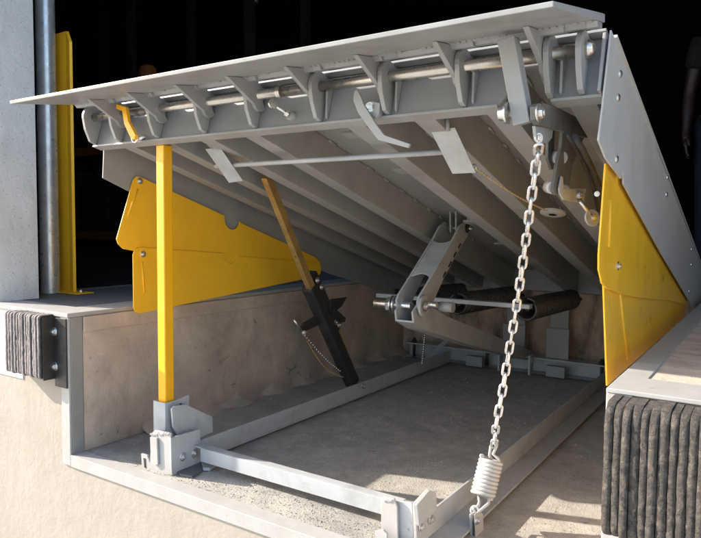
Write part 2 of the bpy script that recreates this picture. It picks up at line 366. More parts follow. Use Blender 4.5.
# header plate with its cut-out for the lip linkage
hb = -.137
xa = at(505, 109, 'y', .09).x; xc = at(553, 107, 'y', .09).x; xt = at(541, 84, 'y', .09).x
hp = [(XL, -.0085), (XL, hb), (xa-.012, hb), (xa+.004, hb+.022), (xa+.004, -.05), (xt, -.05), (xt, hb+.05), (xc, hb), (XR, hb), (XR, -.0085)]
MB().ext([L(u, .002, n) for u, n in hp], L(0, .010, 0)-L(0, 0, 0)).build('header_plate', 'header_sky_tint', lev, bevel=.0008)
# flange along the foot of the header
MB().box((XL, -.006, hb-.006), (xa-.012, .03, hb), L).build('header_flange', 'paint', lev, bevel=.0006)
MB().box((xc, -.006, hb-.006), (XR, .03, hb), L).build('header_flange', 'paint', lev, bevel=.0006)
# longitudinal beams
bc = [1.685, 1.495, 1.302, 1.098, .730, .540, .350, .165]
for k, u in enumerate(bc):
    a, c2 = u-.028, u+.030
    prof = [(a, -.130), (c2, -.130), (c2, -.0085), (c2-.006, -.0085), (c2-.006, -.124), (a, -.124)]
    
    o = MB().ext([L(x, .034, n) for x, n in prof], L(0, SL-.02, 0)-L(0, .034, 0)).build('beam', 'paint', lev, bevel=.002)
    sw = MB(); s0 = .12
    while s0 < SL-.2:
        sw.tube([L(c2+.002, s0, -.0105), L(c2+.002, s0+.05, -.0105)], .0045, 6); s0 += .13
    sw.build('weld_seam', 'paint', o, kind='stuff')
for (s_, h) in ((.24, .06), (.56, .06), (1.18, .06), (1.55, .06)):
    u0, u1 = .945, 1.069
    MB().box((u0, s_, -.0085-h), (u1, s_+.006, -.0085), L).build('cross_plate', 'paint', lev, bevel=.0006)
    MB().box((u0, s_-.035, -.0085-h-.006), (u1, s_+.006, -.0087-h), L).build('cross_plate', 'paint', lev, bevel=.0006)
MB().box((.94, .10, -.030), (.946, SL-.1, -.0085), L).build('deck_stringer', 'paint', lev, bevel=.0006)
MB().box((XL+.01, SL-.018, -.13), (XR-.01, SL, -.0085), L).build('rear_beam', 'paint', lev, bevel=.001)
# rear hinge knuckles against the pit edge
kn = MB().cyl(L(.16, SL+.012, -.03), L(.22, SL+.012, -.03), .018, 16).build('hinge_knuckle', 'paint', lev)
for u in (.5, .85, 1.2, 1.5): copyof(kn, ORG[kn.name]+Vector((u-.16, 0, 0)), lev)

# hinge pin
rc = L(0, -.030, -.047)
RY, RZ = rc.y, rc.z
def pinx(px, py): return at(px, py, 'y', RY).x
lug_px = [(120.5, 118.3), (158.6, 113), (205.7, 105.4), (256, 98.5), (321, 89.5), (390, 80.5), (466.5, 69), (554, 57)]
lugs = [pinx(*p) for p in lug_px]
MB().cyl((.052, RY, RZ), (lugs[3]+.09, RY, RZ), .0135, 20).build('hinge_pin', 'rod', lev)
MB().cyl((lugs[3]+.098, RY, RZ), (1.704, RY, RZ), .0145, 20).build('hinge_pin', 'rod', lev)
b = MB(); b.lathe((1.704, RY, RZ), (1, 0, 0), [(0, .0), (.019, .0), (.020, .006), (.015, .014), (.007, .018), (0, .019)], 20); lathe_smooth(b, 'pin_head', 'rod', lev)
x3 = lugs[3]
b = MB(); b.lathe((x3+.001, RY, RZ), (1, 0, 0), [(.0145, 0), (.026, 0), (.026, .004), (.0145, .004)], 28); lathe_smooth(b, 'pin_washer', 'zinc', lev)
b = MB(); b.lathe((x3+.008, RY, RZ), (1, 0, 0), [(.0145, 0), (.022, 0), (.022, .003), (.0145, .003)], 28); lathe_smooth(b, 'pin_washer', 'zinc', lev)
b = MB(); b.lathe((x3+.083, RY, RZ), (1, 0, 0), [(.0139, 0), (.019, 0), (.019, .014), (.0139, .014)], 24); lathe_smooth(b, 'pin_collar', 'rod', lev)

def arc(cx, cy, r, a0, a1, n): return [(cx+r*math.cos(R(a0+(a1-a0)*i/n)), cy+r*math.sin(R(a0+(a1-a0)*i/n))) for i in range(n+1)]
# deck lugs: rounded over the pin and tapering down the header (s, n)
lp = [(.001, -.010)]+arc(-.032, -.049, .040, 70, 200, 8)+[(-.052, -.098), (-.024, -.132), (.001, -.134)]
for i, x in enumerate(lugs):
    MB().ext([L(x-.012, s, n) for s, n in lp], (.012, 0, 0)).build('deck_lug', 'paint', lev, bevel=.0012)
    if i > 3: MB().ext([L(x+.012, s, n) for s, n in [(.001, -.02), (-.018, -.03), (-.022, -.06), (-.006, -.125), (.001, -.128)]], (.006, 0, 0)).build('lug_stiffener', 'paint', lev, bevel=.0012)
for x in (XL+.012, 1.704):
    MB().ext([L(x-.012, s, n) for s, n in lp], (.012, 0, 0)).build('deck_lug', 'paint', lev, bevel=.0012)
# end plate at the right end of the header
MB().ext([L(XR-.006, s, n) for s, n in [(-.004, -.0085), (-.022, -.0085), (-.022, hb), (.001, hb)]], (.006, 0, 0)).build('header_end_plate', 'paint', lev, bevel=.0008)

# lip
lip = None
fy, fz, ry_, rz_ = -.200, .689, .062, .728
fl_, fr_ = .016, 1.716
th = Vector((0, -.16*.016, .016))
P = [(.028, ry_, rz_), (.030, ry_-.02, rz_-.0035), (fl_, fy, fz), (fr_, fy, fz), (1.742, ry_-.02, rz_-.0035), (1.742, ry_, rz_)]
lb = MB(); nP = len(P); tk = [.016, .016, .010, .010, .016, .016]
lb.add([Vector(p) for p in P]+[Vector(p)+Vector((0, -.16*k, k)) for p, k in zip(P, tk)], [list(range(nP)), list(range(2*nP-1, nP-1, -1))]+[[(i+1) % nP, i, i+nP, (i+1) % nP+nP] for i in range(nP)])
lip = lb.build('lip_plate', 'paint', lev, bevel=.0015)
# folded bearing strip under the rear edge of the lip with its weld notches
def lipz(y): return fz+(rz_-fz)*(y-fy)/(ry_-fy)
st = MB()
xs = [.03]; 
nx = [at(px, py, 'y', .02).x for px, py in ((118, 100), (157, 94), (202, 86), (262, 76), (328, 64), (390, 54), (483, 38), (575, 22))]
prev = .032
for x in nx+[1.738]:
    e = x-.022 if x < 1.73 else 1.738
    st.ext([(prev, .012, lipz(.012)-.0005), (prev, .058, lipz(.058)-.0005), (prev, .058, lipz(.058)-.012), (prev, .022, lipz(.02)-.012)], (e-prev, 0, 0))
    prev = x+.022
st.build('bearing_strip', 'paint', lip, bevel=.001)
MB().ext([(.034, .024, lipz(.03)-.0007), (.034, .058, lipz(.058)-.0007), (.034, .058, lipz(.058)-.010), (.034, .030, lipz(.03)-.010)], (1.70, 0, 0)).build('bearing_strip', 'paint', lip)
rb = random.Random(4)
wb = MB(); x = .04
while x < 1.73:
    wb.add([(x, .004, lipz(.004)-.0002), (x+.0112, .004+rb.uniform(-.002, .002), lipz(.004)-.0002), (x+.0112, .013, lipz(.013)-.0042), (x, .013, lipz(.013)-.0045)], [(0, 1, 2, 3)])
    x += .0112+rb.uniform(0, .004)+(.05 if rb.random() < .05 else 0)
wb.build('weld_bead', 'paint', lip, kind='stuff')
lipl = [(-.055, lipz(-.055)-.001), (.064, lipz(.06)-.001), (.083, RZ+.01), (.086, RZ-.012)]+[(RY+.004+.028*math.cos(R(a)), RZ-.018+.028*math.sin(R(a))) for a in (-40, -70, -100, -130, -160)]
for i, x in enumerate(lugs[1:]):
    i += 1
    dx = .0 if i <= 3 else -.027
    MB().ext([(x+dx+.001, y, z) for y, z in lipl], (.0125, 0, 0)).build('lip_lug', 'paint', lip, bevel=.0012)
x = lugs[0]
MB().ext([(x-.0, y, z) for y, z in lipl], (.0125, 0, 0)).build('lip_lug', 'paint', lip, bevel=.0012)
# rear edge of the lip carries weld feet above each lug
# lip lever: square bar that hangs from the lip
lv0 = at(508, 45, 'y', -.02); lv1 = at(524, 124, 'y', -.0)
MB().bar(lv0+Vector((0, 0, .012)), lv1, .036, .036, (0, 1, 0)).build('lip_lever', 'paint', lip, bevel=.002)
LV = lv1

# side skirts
sk = [(.100, .722), (.048, .560), (.022, .489), (.089, .46), (.250, .428), (.262, .447), (.272, .447), (.280, .418), (.885, .245), (1.787, .003), (2.36, -.15), (2.40, .085)]
MB().ext([(XR+.005, y, z) for y, z in sk], (.004, 0, 0)).build('side_skirt', 'paint_skirt', lev, bevel=.0008)
sr = lev.children[-1] if False else [o for o in bpy.data.objects if o.name.startswith('side_skirt')][0]
for px, py in ((619.6, 74), (617.5, 97.5), (616, 159), (667, 177.5), (666, 194.5)):
    q = at(px, py, 'x', XR+.009)
    b = MB(); b.lathe(q, (1, 0, 0), [(0, .0), (.0085, .0), (.008, .003), (.004, .0055), (0, .006)], 16); lathe_smooth(b, 'rivet', 'zinc', sr)
for y, z in ((1.72, .235), (1.74, .17), (1.70, .06)):
    b = MB(); b.lathe((XR+.009, y, z), (1, 0, 0), [(0, .0), (.0085, .0), (.008, .003), (.004, .0055), (0, .006)], 16); lathe_smooth(b, 'rivet', 'zinc', sr)
# thin lip along the top of the right skirt
MB().bar(L(XR+.0075, .02, .004), L(XR+.0075, SL, .004), .011, .006, (0, S_, C_)).build('skirt_edge_trim', 'paint_skirt', sr)
sl_ = [(.112, .70), (.118, .575), (.112, .479), (.215, .440), (1.5, .065), (2.3, -.125), (2.38, .07)]
MB().ext([(XL-.005, y, z) for y, z in sl_], (.005, 0, 0)).build('side_skirt', 'paint', lev, bevel=.0008)
# yellow toe guards: two leaves on each side
def arcp(cy, cz, r, a0, a1, n=10): return arc(cy, cz, r, a0, a1, n)
XG = .052
up = [(.157, .262), (.232, .478), (.246, .493), (.262, .494), (.705, .358)]+arcp(.752, .345, .047, 195, 348, 10)+[(.806, .328), (1.36, .158), (1.405, .130), (1.40, .082), (.74, .128), (.185, .226), (.164, .244)]
u_l = MB().ext([(XG, y, z) for y, z in up], (.004, 0, 0)).build('toe_guard', 'yellow', lev, bevel=.0008)
lo = [(.223, .006), (.223, .205), (.232, .222), (.25, .231), (.69, .196)]+arcp(.735, .196, .045, 185, 350, 10)+[(.79, .180), (1.375, .128), (1.405, .105), (1.40, .072), (1.37, .058), (.255, -.018), (.232, -.012)]
l_l = MB().ext([(XG+.006, y, z) for y, z in lo], (.004, 0, 0)).build('toe_guard', 'yellow', lev, bevel=.0008)
def bead(p, q, x, parent, w=.006, d=.003, name='slot_edge_bead', m='yellow'):  # raised bead stands in for a slot, shaped to catch its bright edge
    p = Vector((x, *p)); q = Vector((x, *q)); MB().tube([p, q], w*.6, 8).build(name, m, parent)
bead((.252, .448), (.205, .345), XG+.004, u_l); bead((.262, .175), (.272, .055), XG+.010, l_l)
bolt((XG+.004, .262, .478), (1, 0, 0), .008, u_l); bolt((XG+.010, .268, .205), (1, 0, 0), .008, l_l)
XG2 = XR-.008
up = [(.150, .455), (.118, .26), (.122, .226), (.155, .195), (.195, .182), (.40, .150), (.593, .127), (1.2, .065), (1.77, -.005), (1.77, .10), (1.0, .26), (.30, .46)]
u_r = MB().ext([(XG2, y, z) for y, z in up], (.004, 0, 0)).build('toe_guard', 'yellow', lev, bevel=.0008)
lo = [(.205, .20), (.285, -.06), (1.8, -.06), (1.8, .02), (.6, .16)]
l_r = MB().ext([(XG2-.008, y, z) for y, z in lo], (.004, 0, 0)).build('toe_guard', 'yellow', lev, bevel=.0008)
a = at(610.5, 200, 'x', XG2+.004); b_ = at(608.5, 247, 'x', XG2+.004); bead((a.y, a.z), (b_.y, b_.z), XG2+.004, u_r)
a = at(619.5, 291, 'x', XG2-.004); b_ = at(627, 360, 'x', XG2-.004); bead((a.y, a.z), (b_.y, b_.z), XG2-.004, l_r)
q = at(617.5, 266, 'x', XG2+.004); bolt(q, (1, 0, 0), .007, u_r)

# hanging tags joined by a rod
HR = MB()
ra = at(222, 166, 'y', .25); rb_ = at(443, 152, 'y', .25); rb_.z = ra.z = (ra.z+rb_.z)/2
HR.cyl(ra-Vector((.03, 0, 0)), rb_, .0075, 12).build('trip_rod', 'paint_frame', lev)
def tagp(c4, y0, nm='trip_plate'):
    tops = [at(*c4[0], 'y', y0), at(*c4[1], 'y', y0)]; bots = [at(*c4[2], 'y', y0+.075), at(*c4[3], 'y', y0+.075)]
    return MB().ext([tops[0], tops[1], bots[0], bots[1]], Vector((-.002, .0045, .002))).build(nm, 'paint_frame', lev, bevel=.0015)
tagp(((205, 149), (220, 147.5), (243, 181), (229, 183)), .20)
tagp(((430, 130), (455, 127.5), (476, 173), (452.5, 174)), .20)
MB().tube([at(206, 140, 'y', .2), at(209, 145, 'y', .21), at(214, 149, 'y', .205)], .005, 8).build('hanger', 'paint', lev)
MB().cyl(at(447, 116, 'y', .19), at(448, 131, 'y', .20), .006, 8).build('hanger', 'paint', lev)

# crank hook in front of the header
q = [at(px, py, 'y', .045) for px, py in ((354, 91), (353, 100), (358, 113), (371, 131), (378, 140), (408, 148), (410, 144), (384, 135), (376, 124), (364, 105), (361, 97), (357, 89.5))]
hk = MB().ext(q, (0, .008, 0)).build('crank_hook', 'paint', lev, bevel=.0012)
q = [at(px, py, 'y', .058) for px, py in ((366, 103), (371, 101), (380, 103), (379, 114), (376, 118.5), (370, 113))]
MB().ext(q, (0, .05, 0)).build('hook_pivot_block', 'paint', lev, bevel=.001)
bolt(at(370, 107, 'y', .057), (.5, -1, 0), .008, hk)
# yellow latch and its eye bolt
q = [at(px, py, 'y', .035) for px, py in ((116, 104), (125.5, 107), (128, 121), (135.5, 135), (134, 140), (130.5, 138), (124, 124), (122, 111), (116, 108.5))]
lt = MB().ext(q, (.002, .010, 0)).build('latch_strap', 'yellow_bright', lev, bevel=.001)
qc = at(135, 138, 'y', .055)
b = MB(); b.tube([qc+Vector((.014*math.cos(k*.5236), 0, .014*math.sin(k*.5236))) for k in range(12)], .0035, 8, closed=True); b.build('shackle', 'zinc', lt)
b = MB(); b.cyl(qc+Vector((0, .0, 0)), qc+Vector((.02, .055, .01)), .009, 12); b.build('latch_pin', 'zinc', lt)
# clevis bolt below the coupling
c0 = at(273, 104, 'y', .035); c1 = at(292, 117, 'y', .085)
b = MB(); b.cyl(c0, c1, .0045, 10); b.build('adjusting_bolt', 'zinc', lev)
b = MB(); b.lathe(c0, Vector((1, -.6, .2)), [(0, -.004), (.013, -.004), (.014, .0), (.013, .005), (0, .006)], 20); lathe_smooth(b, 'bolt_head', 'zinc', lev)
MB().cyl(c1-(c1-c0).normalized()*.012, c1+(c1-c0).normalized()*.022+Vector((0, .02, 0)), .013, 16).build('bolt_boss', 'paint', lev)
MB().hexa(c1-(c1-c0).normalized()*.024, (c1-c0), .010, .010).build('nut', 'zinc', lev)

# linkage below the right end
XK = LV.x+.025
def pl(name, pxs, x, d, m='paint', parent=lev, bevel=.001, ax='x', vec=None):
    return MB().ext([at(px, py, ax, x) for px, py in pxs], vec or (d, 0, 0)).build(name, m, parent, bevel=bevel)
ar = pl('link_arm', [(530, 107), (533, 104), (540, 104), (552, 108), (585, 124), (589, 129), (583, 138), (576, 137), (549, 129), (533, 125), (530, 120)], XK, .012, 'paint_dark')
bolt(at(538, 113, 'x', XK+.012), (1, 0, 0), .012, ar)
b = MB(); b.lathe(at(508, 113, 'x', XK-.052), (-1, 0, 0), [(0, 0), (.022, 0), (.022, .004), (.016, .005), (.014, .018), (0, .018)], 24); lathe_smooth(b, 'pivot_washer', 'zinc', ar)
MB().cyl(at(538, 113, 'x', XK), at(510, 113, 'x', XK-.06), .009, 12).build('pivot_pin', 'zinc', ar)
pl('chain_tab', [(532, 126), (550, 129), (549, 138), (545, 143), (536, 144), (533.5, 140)], XK-.004, .007, parent=ar)
bolt(at(538.5, 138, 'x', XK+.004), (1, -.6, 0), .007, ar)
XQ = XK-.008
pl('linkage_strap', [(560, 128), (573, 134), (564, 160), (559, 192), (552, 195), (550, 190), (554, 165), (558, 148)], XQ, .008, 'paint_dark')
pl('linkage_strap', [(546, 130), (552, 131), (551, 150), (555, 168), (549, 170), (545, 158)], XQ-.03, .007, 'paint_dark')
pl('linkage_strap', [(573, 132), (582, 137), (570, 165), (567, 186), (561, 184), (562, 160)], XQ-.015, .006, 'paint_dark')
b = MB(); b.cyl(at(553, 156, 'x', XQ-.03), at(561, 158, 'x', XQ+.002), .016, 16); b.build('spacer', 'paint_frame', lev)
b = MB(); b.cyl(at(549, 187, 'x', XQ-.03), at(555, 188, 'x', XQ), .015, 18); b.build('roller', 'paint_frame', lev)
pl('angle_bracket', [(557.5, 188), (560, 176), (561.5, 177), (562, 189), (585, 188.5), (582, 203), (562, 200), (558, 193)], XQ+.010, .004, 'paint_frame')
pa = at(577, 196, 'x', XQ+.012); pb2 = at(592, 218, 'x', XQ+.045)
MB().cyl(pa, pb2, .0055, 10).build('adjusting_rod', 'rod', lev)
b = MB(); b.lathe(pb2, (1, -.7, .2), [(0, -.003), (.021, -.003), (.022, 0), (.021, .003), (0, .003)], 28); lathe_smooth(b, 'round_washer', 'washer', lev)
bolt(pb2, (1, -.7, .2), .008, lev); bolt(pa+Vector((.006, -.006, .004)), (.3, -1, .6), .008, lev)
# black hydraulic hose running back beside the right skirt
hs = [at(575, 137, 'x', 1.69), at(583, 150, 'x', 1.69), at(592, 168, 'x', 1.69), at(601, 190, 'x', 1.69), at(606, 215, 'x', 1.69)]
MB().tube(hs, .0065, 12).build('hose', 'black', lev)
MB().tube([p+Vector((-.02, .01, .012)) for p in hs], .0055, 12).build('hose', 'black', lev)
bolt(at(597, 194, 'x', 1.70), (.2, -1, 0), .004, lev)
# wire rope with its eye on the deck underside
w0 = at(474, 167, 'y', .275); w1 = at(553, 213, 'x', 1.475)
pth = []
for i in range(25):
    f = i/24; pth.append(w0.lerp(w1, f)+Vector((0, 0, -.035*math.sin(math.pi*f)**1.0*(1-.3*f))))
rp = MB()
for ph in (0, math.pi):
    q = []
    for i in range(24*6+1):
        f = i/(24*6); p = w0.lerp(w1, f)+Vector((0, 0, -.012*math.sin(math.pi*f))); a = f*95+ph
        q.append(p+Vector((0, math.cos(a), math.sin(a)))*.0018)
    rp.tube(q, .0016, 5)
rp.build('wire_rope', 'zinc', lev)
b = MB(); b.tube([w0+Vector((.007*math.cos(k*.628), 0, .007*math.sin(k*.628))) for k in range(10)], .0018, 6, closed=True); b.build('rope_eye', 'rod', lev)
b = MB(); b.lathe(w1+Vector((0, 0, .004)), (0, S_*-1, -C_), [(.012, 0), (.038, 0), (.038, .006), (.030, .010), (.012, .010)], 32); lathe_smooth(b, 'rope_boss', 'paint', lev)

# ================================================================ LIFT LINKAGE
lk = thing('lift_linkage', (.88, 2.34, -.42), 'jointed grey lifting arm propping up the middle of the platform, with a big bright bolt', 'lifting arm')
XA, XB = .812, .895
pA = [(421, 300), (434, 308), (446, 316), (531, 350.5), (537, 357), (526, 360), (470, 345), (440, 335), (425, 330), (414, 323), (413, 312)]
MB().ext([at(px, py, 'x', XB) for px, py in pA], (-.008, 0, 0)).build('lower_arm_plate', 'paint_frame', lk, bevel=.001)
MB().ext([at(px, py, 'x', XB)+Vector((XA-XB, 0, 0)) for px, py in pA], (.008, 0, 0)).build('lower_arm_plate', 'paint_frame', lk, bevel=.001)
q0 = at(414, 323, 'x', XB); q1 = at(426, 330.5, 'x', XB); q2 = at(441, 335, 'x', XB); q3 = at(526, 360, 'x', XB)
MB().ext([q0, q1, q2, q3, q3+Vector((0, 0, .008)), q2+Vector((0, 0, .008)), q1+Vector((0, 0, .008)), q0+Vector((0, 0, .008))], (XA-XB+.009, 0, 0)).build('lower_arm_web', 'paint_frame', lk) if False else None
for a_, c2 in ((q0, q1), (q1, q2), (q2, q3)):
    MB().ext([a_-Vector((.0085, 0, 0)), c2-Vector((.0085, 0, 0)), c2-Vector((.0085, 0, -.007)), a_-Vector((.0085, 0, -.007))], (XA-XB+.017, 0, 0)).build('lower_arm_web', 'paint_frame', lk)
pU = [(416, 302), (418, 296), (429.5, 277), (451, 240), (458, 226), (463, 222), (467, 227), (466, 236), (461, 243), (441, 280), (430, 305), (423, 312), (417, 309)]
MB().ext([at(px, py, 'x', XB+.001) for px, py in pU], (.009, 0, 0)).build('upper_link_plate', 'paint_frame', lk, bevel=.001)
MB().ext([at(px, py, 'x', XB+.001)+Vector((XA-XB-.010, 0, 0)) for px, py in pU], (.009, 0, 0)).build('upper_link_plate', 'paint_frame', lk, bevel=.001)
ta = at(429.5, 277, 'x', XB); tb = at(451, 240.5, 'x', XB); dv = (tb-ta).normalized(); nv = dv.cross(Vector((1, 0, 0)))
dx = Vector((XA-XB, 0, 0))
sc1 = [ta+dx*(i/8)+dv*(.022*math.sin(math.pi*i/8)) for i in range(9)]; sc2 = [tb+dx*(i/8)-dv*(.018*math.sin(math.pi*i/8)) for i in range(8, -1, -1)]
MB().ext(sc1+sc2, nv*.006 if nv.y > 0 else nv*-.006).build('upper_link_cover', 'paint_frame', lk, bevel=.001)
# stitch welds on the link edge
sw = MB()
e0 = at(442, 279, 'x', XB+.011); e1 = at(461, 243, 'x', XB+.011)
for f in (.05, .33, .6, .85): sw.tube([e0.lerp(e1, f), e0.lerp(e1, f+.13)], .004, 6)
sw.build('weld_seam', 'black', lk, kind='stuff')
pv = at(422.5, 306, 'x', XB+.012)
b = MB(); b.lathe(pv, (1, 0, 0), [(0, 0), (.040, 0), (.042, .004), (.040, .010), (.030, .012), (.026, .009), (.014, .009), (.013, .020), (0, .020)], 36); lathe_smooth(b, 'pivot_disc', 'paint_frame', lk)
b = MB(); b.lathe(pv+Vector((.012, 0, 0)), (1, 0, 0), [(0, 0), (.021, 0), (.021, .004), (.010, .005), (.010, .014), (0, .014)], 24); lathe_smooth(b, 'pivot_washer', 'zinc', lk)
pz = pv.z-.004; py_ = pv.y
MB().cyl((.690, py_, pz), (.86, py_, pz), .0165, 24).build('long_bolt', 'zinc', lk, bevel=.002)
b = MB(); b.lathe((.772, py_, pz), (1, 0, 0), [(.0165, 0), (.036, 0), (.036, .005), (.0165, .005)], 28); lathe_smooth(b, 'lock_washer', 'zinc', lk)
MB().hexa((.752, py_, pz), (1, 0, 0), .030, .020).build('lock_nut', 'zinc', lk, bevel=.0015)
b = MB(); b.lathe((.788, py_, pz), (1, 0, 0), [(.016, 0), (.038, 0), (.038, .004), (.016, .004)], 28); lathe_smooth(b, 'lock_washer', 'zinc', lk)
MB().cyl((.90, py_+.02, pz+.01), (.96, py_+.02, pz+.01), .012, 16).build('cross_pin', 'zinc', lk)
MB().cyl((.955, py_+.06, pz+.0), (1.01, py_+.06, pz), .020, 20).build('cross_tube', 'paint', lk)
# top pivot lugs under the deck
tp = at(455, 228, 'x', .85)
for x in (.835, .862):
    MB().ext([(x, tp.y-.025, tp.z-.02), (x, tp.y+.03, tp.z-.02), (x, tp.y+.05, tp.z+.12), (x, tp.y-.04, tp.z+.14)], (.008, 0, 0)).build('pivot_lug', 'paint', lk, bevel=.001)
MB().cyl((.78, tp.y, tp.z), (.935, tp.y, tp.z), .010, 16).build('top_pin', 'zinc', lk)
bolt((.907, tp.y, tp.z), (1, 0, 0), .014, lk, m='black')
q = at(535, 356, 'x', XB); MB().cyl((.77, q.y-.03, q.z), (.93, q.y-.03, q.z), .012, 16).build('rear_pin', 'zinc', lk)

# flat spring bar crossing behind the link
sb = thing('spring_bar', (.75, 1.30, -.05), 'flat grey cross bar linking the front ends of the black springs', 'bar')
l0 = at(378, 295.5, 'y', 1.30); l1 = at(531, 305.5, 'y', 1.30); zz = (l0.z+l1.z)/2
MB().box((l0.x, 1.28, zz-.010), (l1.x, 1.32, zz+.008)).build('flat_bar', 'paint_frame', sb, bevel=.001)
# three black extension springs
def coil(p, q, r, wr, turns, taper=.0):
    p = Vector(p); q = Vector(q); a = (q-p).normalized(); N = a.orthogonal().normalized(); B = a.cross(N); n = int(turns*18); o = []
    for i in range(n+1):
        f = i/n; an = 2*math.pi*turns*f; rr = r
        if taper: rr = r*(1-taper*max(0, 1-f*turns/1.2)-taper*max(0, 1-(1-f)*turns/1.2))
        o.append(p+(q-p)*f+(N*math.cos(an)+B*math.sin(an))*rr)
    return o
for i, (px, py, lab) in enumerate(((526, 303, 'black coil spring nearest the yellow right-hand guard, at the right end of the flat bar'),
                                   (457, 301, 'black coil spring directly right of the lifting arm joint, behind the flat bar'),
                                   (398, 297, 'black coil spring mostly hidden left of the lifting arm joint'))):
    q = at(px, py, 'y', 1.42); q.z = -.035
    s = thing('tension_spring', (q.x, 1.42, q.z-.055), lab, 'spring', 'black springs under the platform')
    MB().tube(coil((q.x, 1.42, q.z), (q.x, 2.16, q.z-.02), .046, .006, 32), .0066, 10).build('coil', 'dark_spring', s)
    b = MB(); b.tube([(q.x, 1.36, q.z), (q.x, 1.38, q.z+.02), (q.x, 1.41, q.z+.048), (q.x-.02, 1.42, q.z+.045)], .006, 8); b.build('hook', 'dark_spring', s)
    MB().cyl((q.x, 1.44, q.z), (q.x, 2.35, q.z-.035), .010, 12).build('spring_rod', 'black', s)

# ================================================================ BASE FRAME
fr = thing('base_frame', (.88, 1.2, -.499), 'grey steel frame of rails bolted down on the pit floor', 'frame')
XF, XF2 = .432, 1.335
MB().ext([(XF, .17, -.483), (XF, 2.22, -.483), (XF, 2.22, -.42), (XF, .17, -.42)], (-.006, 0, 0)).build('rail', 'paint_frame', fr, bevel=.001)
MB().box((XF-.06, .17, -.490), (XF, 2.22, -.4835)).build('rail_flange', 'paint_frame', fr, bevel=.001)
MB().ext([(XF2, .12, -.483), (XF2, 2.22, -.483), (XF2, 2.22, -.418), (XF2, .12, -.418)], (-.006, 0, 0)).build('rail', 'paint_frame', fr, bevel=.001)
MB().box((XF2-.006, .12, -.490), (XF2+.068, 2.22, -.4835)).build('rail_flange', 'paint_frame', fr, bevel=.001)
bolt(at(363, 386, 'x', XF+.001), (1, 0, 0), .009, fr)
# crossbar
c0 = at(207, 452, 'y', .165); c1 = at(398, 505, 'y', .165)
zt = -.425
MB().box((XF+.045, .160, zt-.046), (XF2-.1, .166, zt)).build('crossbar', 'paint_frame', fr, bevel=.001)
MB().box((XF+.001, .1665, zt-.006), (XF2-.1, .195, zt)).build('crossbar', 'paint_frame', fr, bevel=.001)
# left front bracket and prop pocket
XP, YP = .352, .125
MB().box((XP-.030, YP-.030, -.40), (XP+.030, YP-.025, -.275)).build('prop_pocket', 'paint_frame', fr, bevel=.0015)
MB().box((XP-.030, YP-.0245, -.40), (XP-.025, YP+.03, -.275)).build('prop_pocket', 'paint_frame', fr, bevel=.0015)
MB().ext([(XP+.025, YP-.0245, -.40), (XP+.025, YP+.075, -.40), (XP+.025, YP+.075, -.268), (XP+.025, YP+.02, -.275), (XP+.025, YP-.0245, -.275)], (.005, 0, 0)).build('prop_pocket', 'paint_frame', fr, bevel=.0015)
b = MB(); b.lathe((XP+.0302, YP+.035, -.295), (1, 0, 0), [(0, 0), (.006, 0), (.006, .0006), (0, .0006)], 14); b.build('pin_hole', 'black', fr)
MB().ext([at(px, py, 'x', XP+.055) for px, py in ((172, 409), (175, 406), (186, 404.5), (212.5, 417), (213, 432), (197, 439), (178, 436), (173.5, 427))], (-.008, 0, 0)).build('gusset', 'paint_frame', fr, bevel=.001)
XS = XF+.008
MB().ext([at(px, py, 'x', XS) for px, py in ((171, 438), (199, 429.5), (200.5, 431), (201, 470), (196, 480), (172, 486))], (-.007, 0, 0)).build('side_bracket', 'paint_frame', fr, bevel=.0012)
yb = at(171.5, 455, 'x', XS).y
q = [at(px, py, 'y', yb) for px, py in ((151, 433), (155, 430), (170, 433.5), (171.5, 472), (150, 471.5), (150, 466), (142, 470), (141, 453.5), (146.5, 455), (149, 462))]
q = [at(px, py, 'y', yb) for px, py in ((151, 434), (155, 430), (170.5, 434), (172, 475), (145, 474.5), (142, 471), (141, 453.5), (147, 455.5), (150, 463))]
MB().ext(q, (0, .008, 0)).build('front_bracket', 'white_steel', fr, bevel=.0012)  # paler than the rails to paint in sunlight
q = [at(px, py, 'y', yb-.001) for px, py in ((151.5, 436.5), (158.5, 437.5), (159.5, 464), (156, 465.5), (152.5, 461.5))]
MB().ext(q, (0, -.007, 0)).build('weld_pad', 'white_steel', fr, bevel=.0015)
q = [at(px, py, 'y', yb-.0006) for px, py in ((143.5, 458), (145.5, 458.5), (146, 468), (144.5, 467.5))]
MB().ext(q, (0, -.0008, 0)).build('slot', 'black', fr)
wd = MB()
rr = random.Random(5)
for i in range(16):
    p = at(152+i*1.15, 433.5+rr.uniform(-1, 1), 'y', yb+.004); wd.lathe(p, (0, 0, 1), [(0, -.006), (.007, -.003), (.007, .002), (0, .005)], 8)
wd.build('weld_bead', 'white_steel', fr, kind='stuff', smooth_ang=60)
for px, py in ((182.5, 457), (194.5, 453.5)): bolt(at(px, py, 'x', XS+.0), (1, 0, 0), .0095, fr)
b = MB(); q = at(181, 475, 'z', -.5)
MB().ext([at(px, py, 'z', -.492) for px, py in ((174, 468), (185, 460), (203, 457), (206, 463), (202, 470), (192, 476), (180, 474))], (0, 0, -.008)).build('foot_plate', 'paint_dark', fr, bevel=.001)
q = [at(px, py, 'z', -.488) for px, py in ((201, 460), (208, 457), (215, 459), (216, 464), (210, 468), (203, 468))]
MB().ext(q, (0, 0, -.010)).build('anchor_ear', 'paint_frame', fr, bevel=.001)
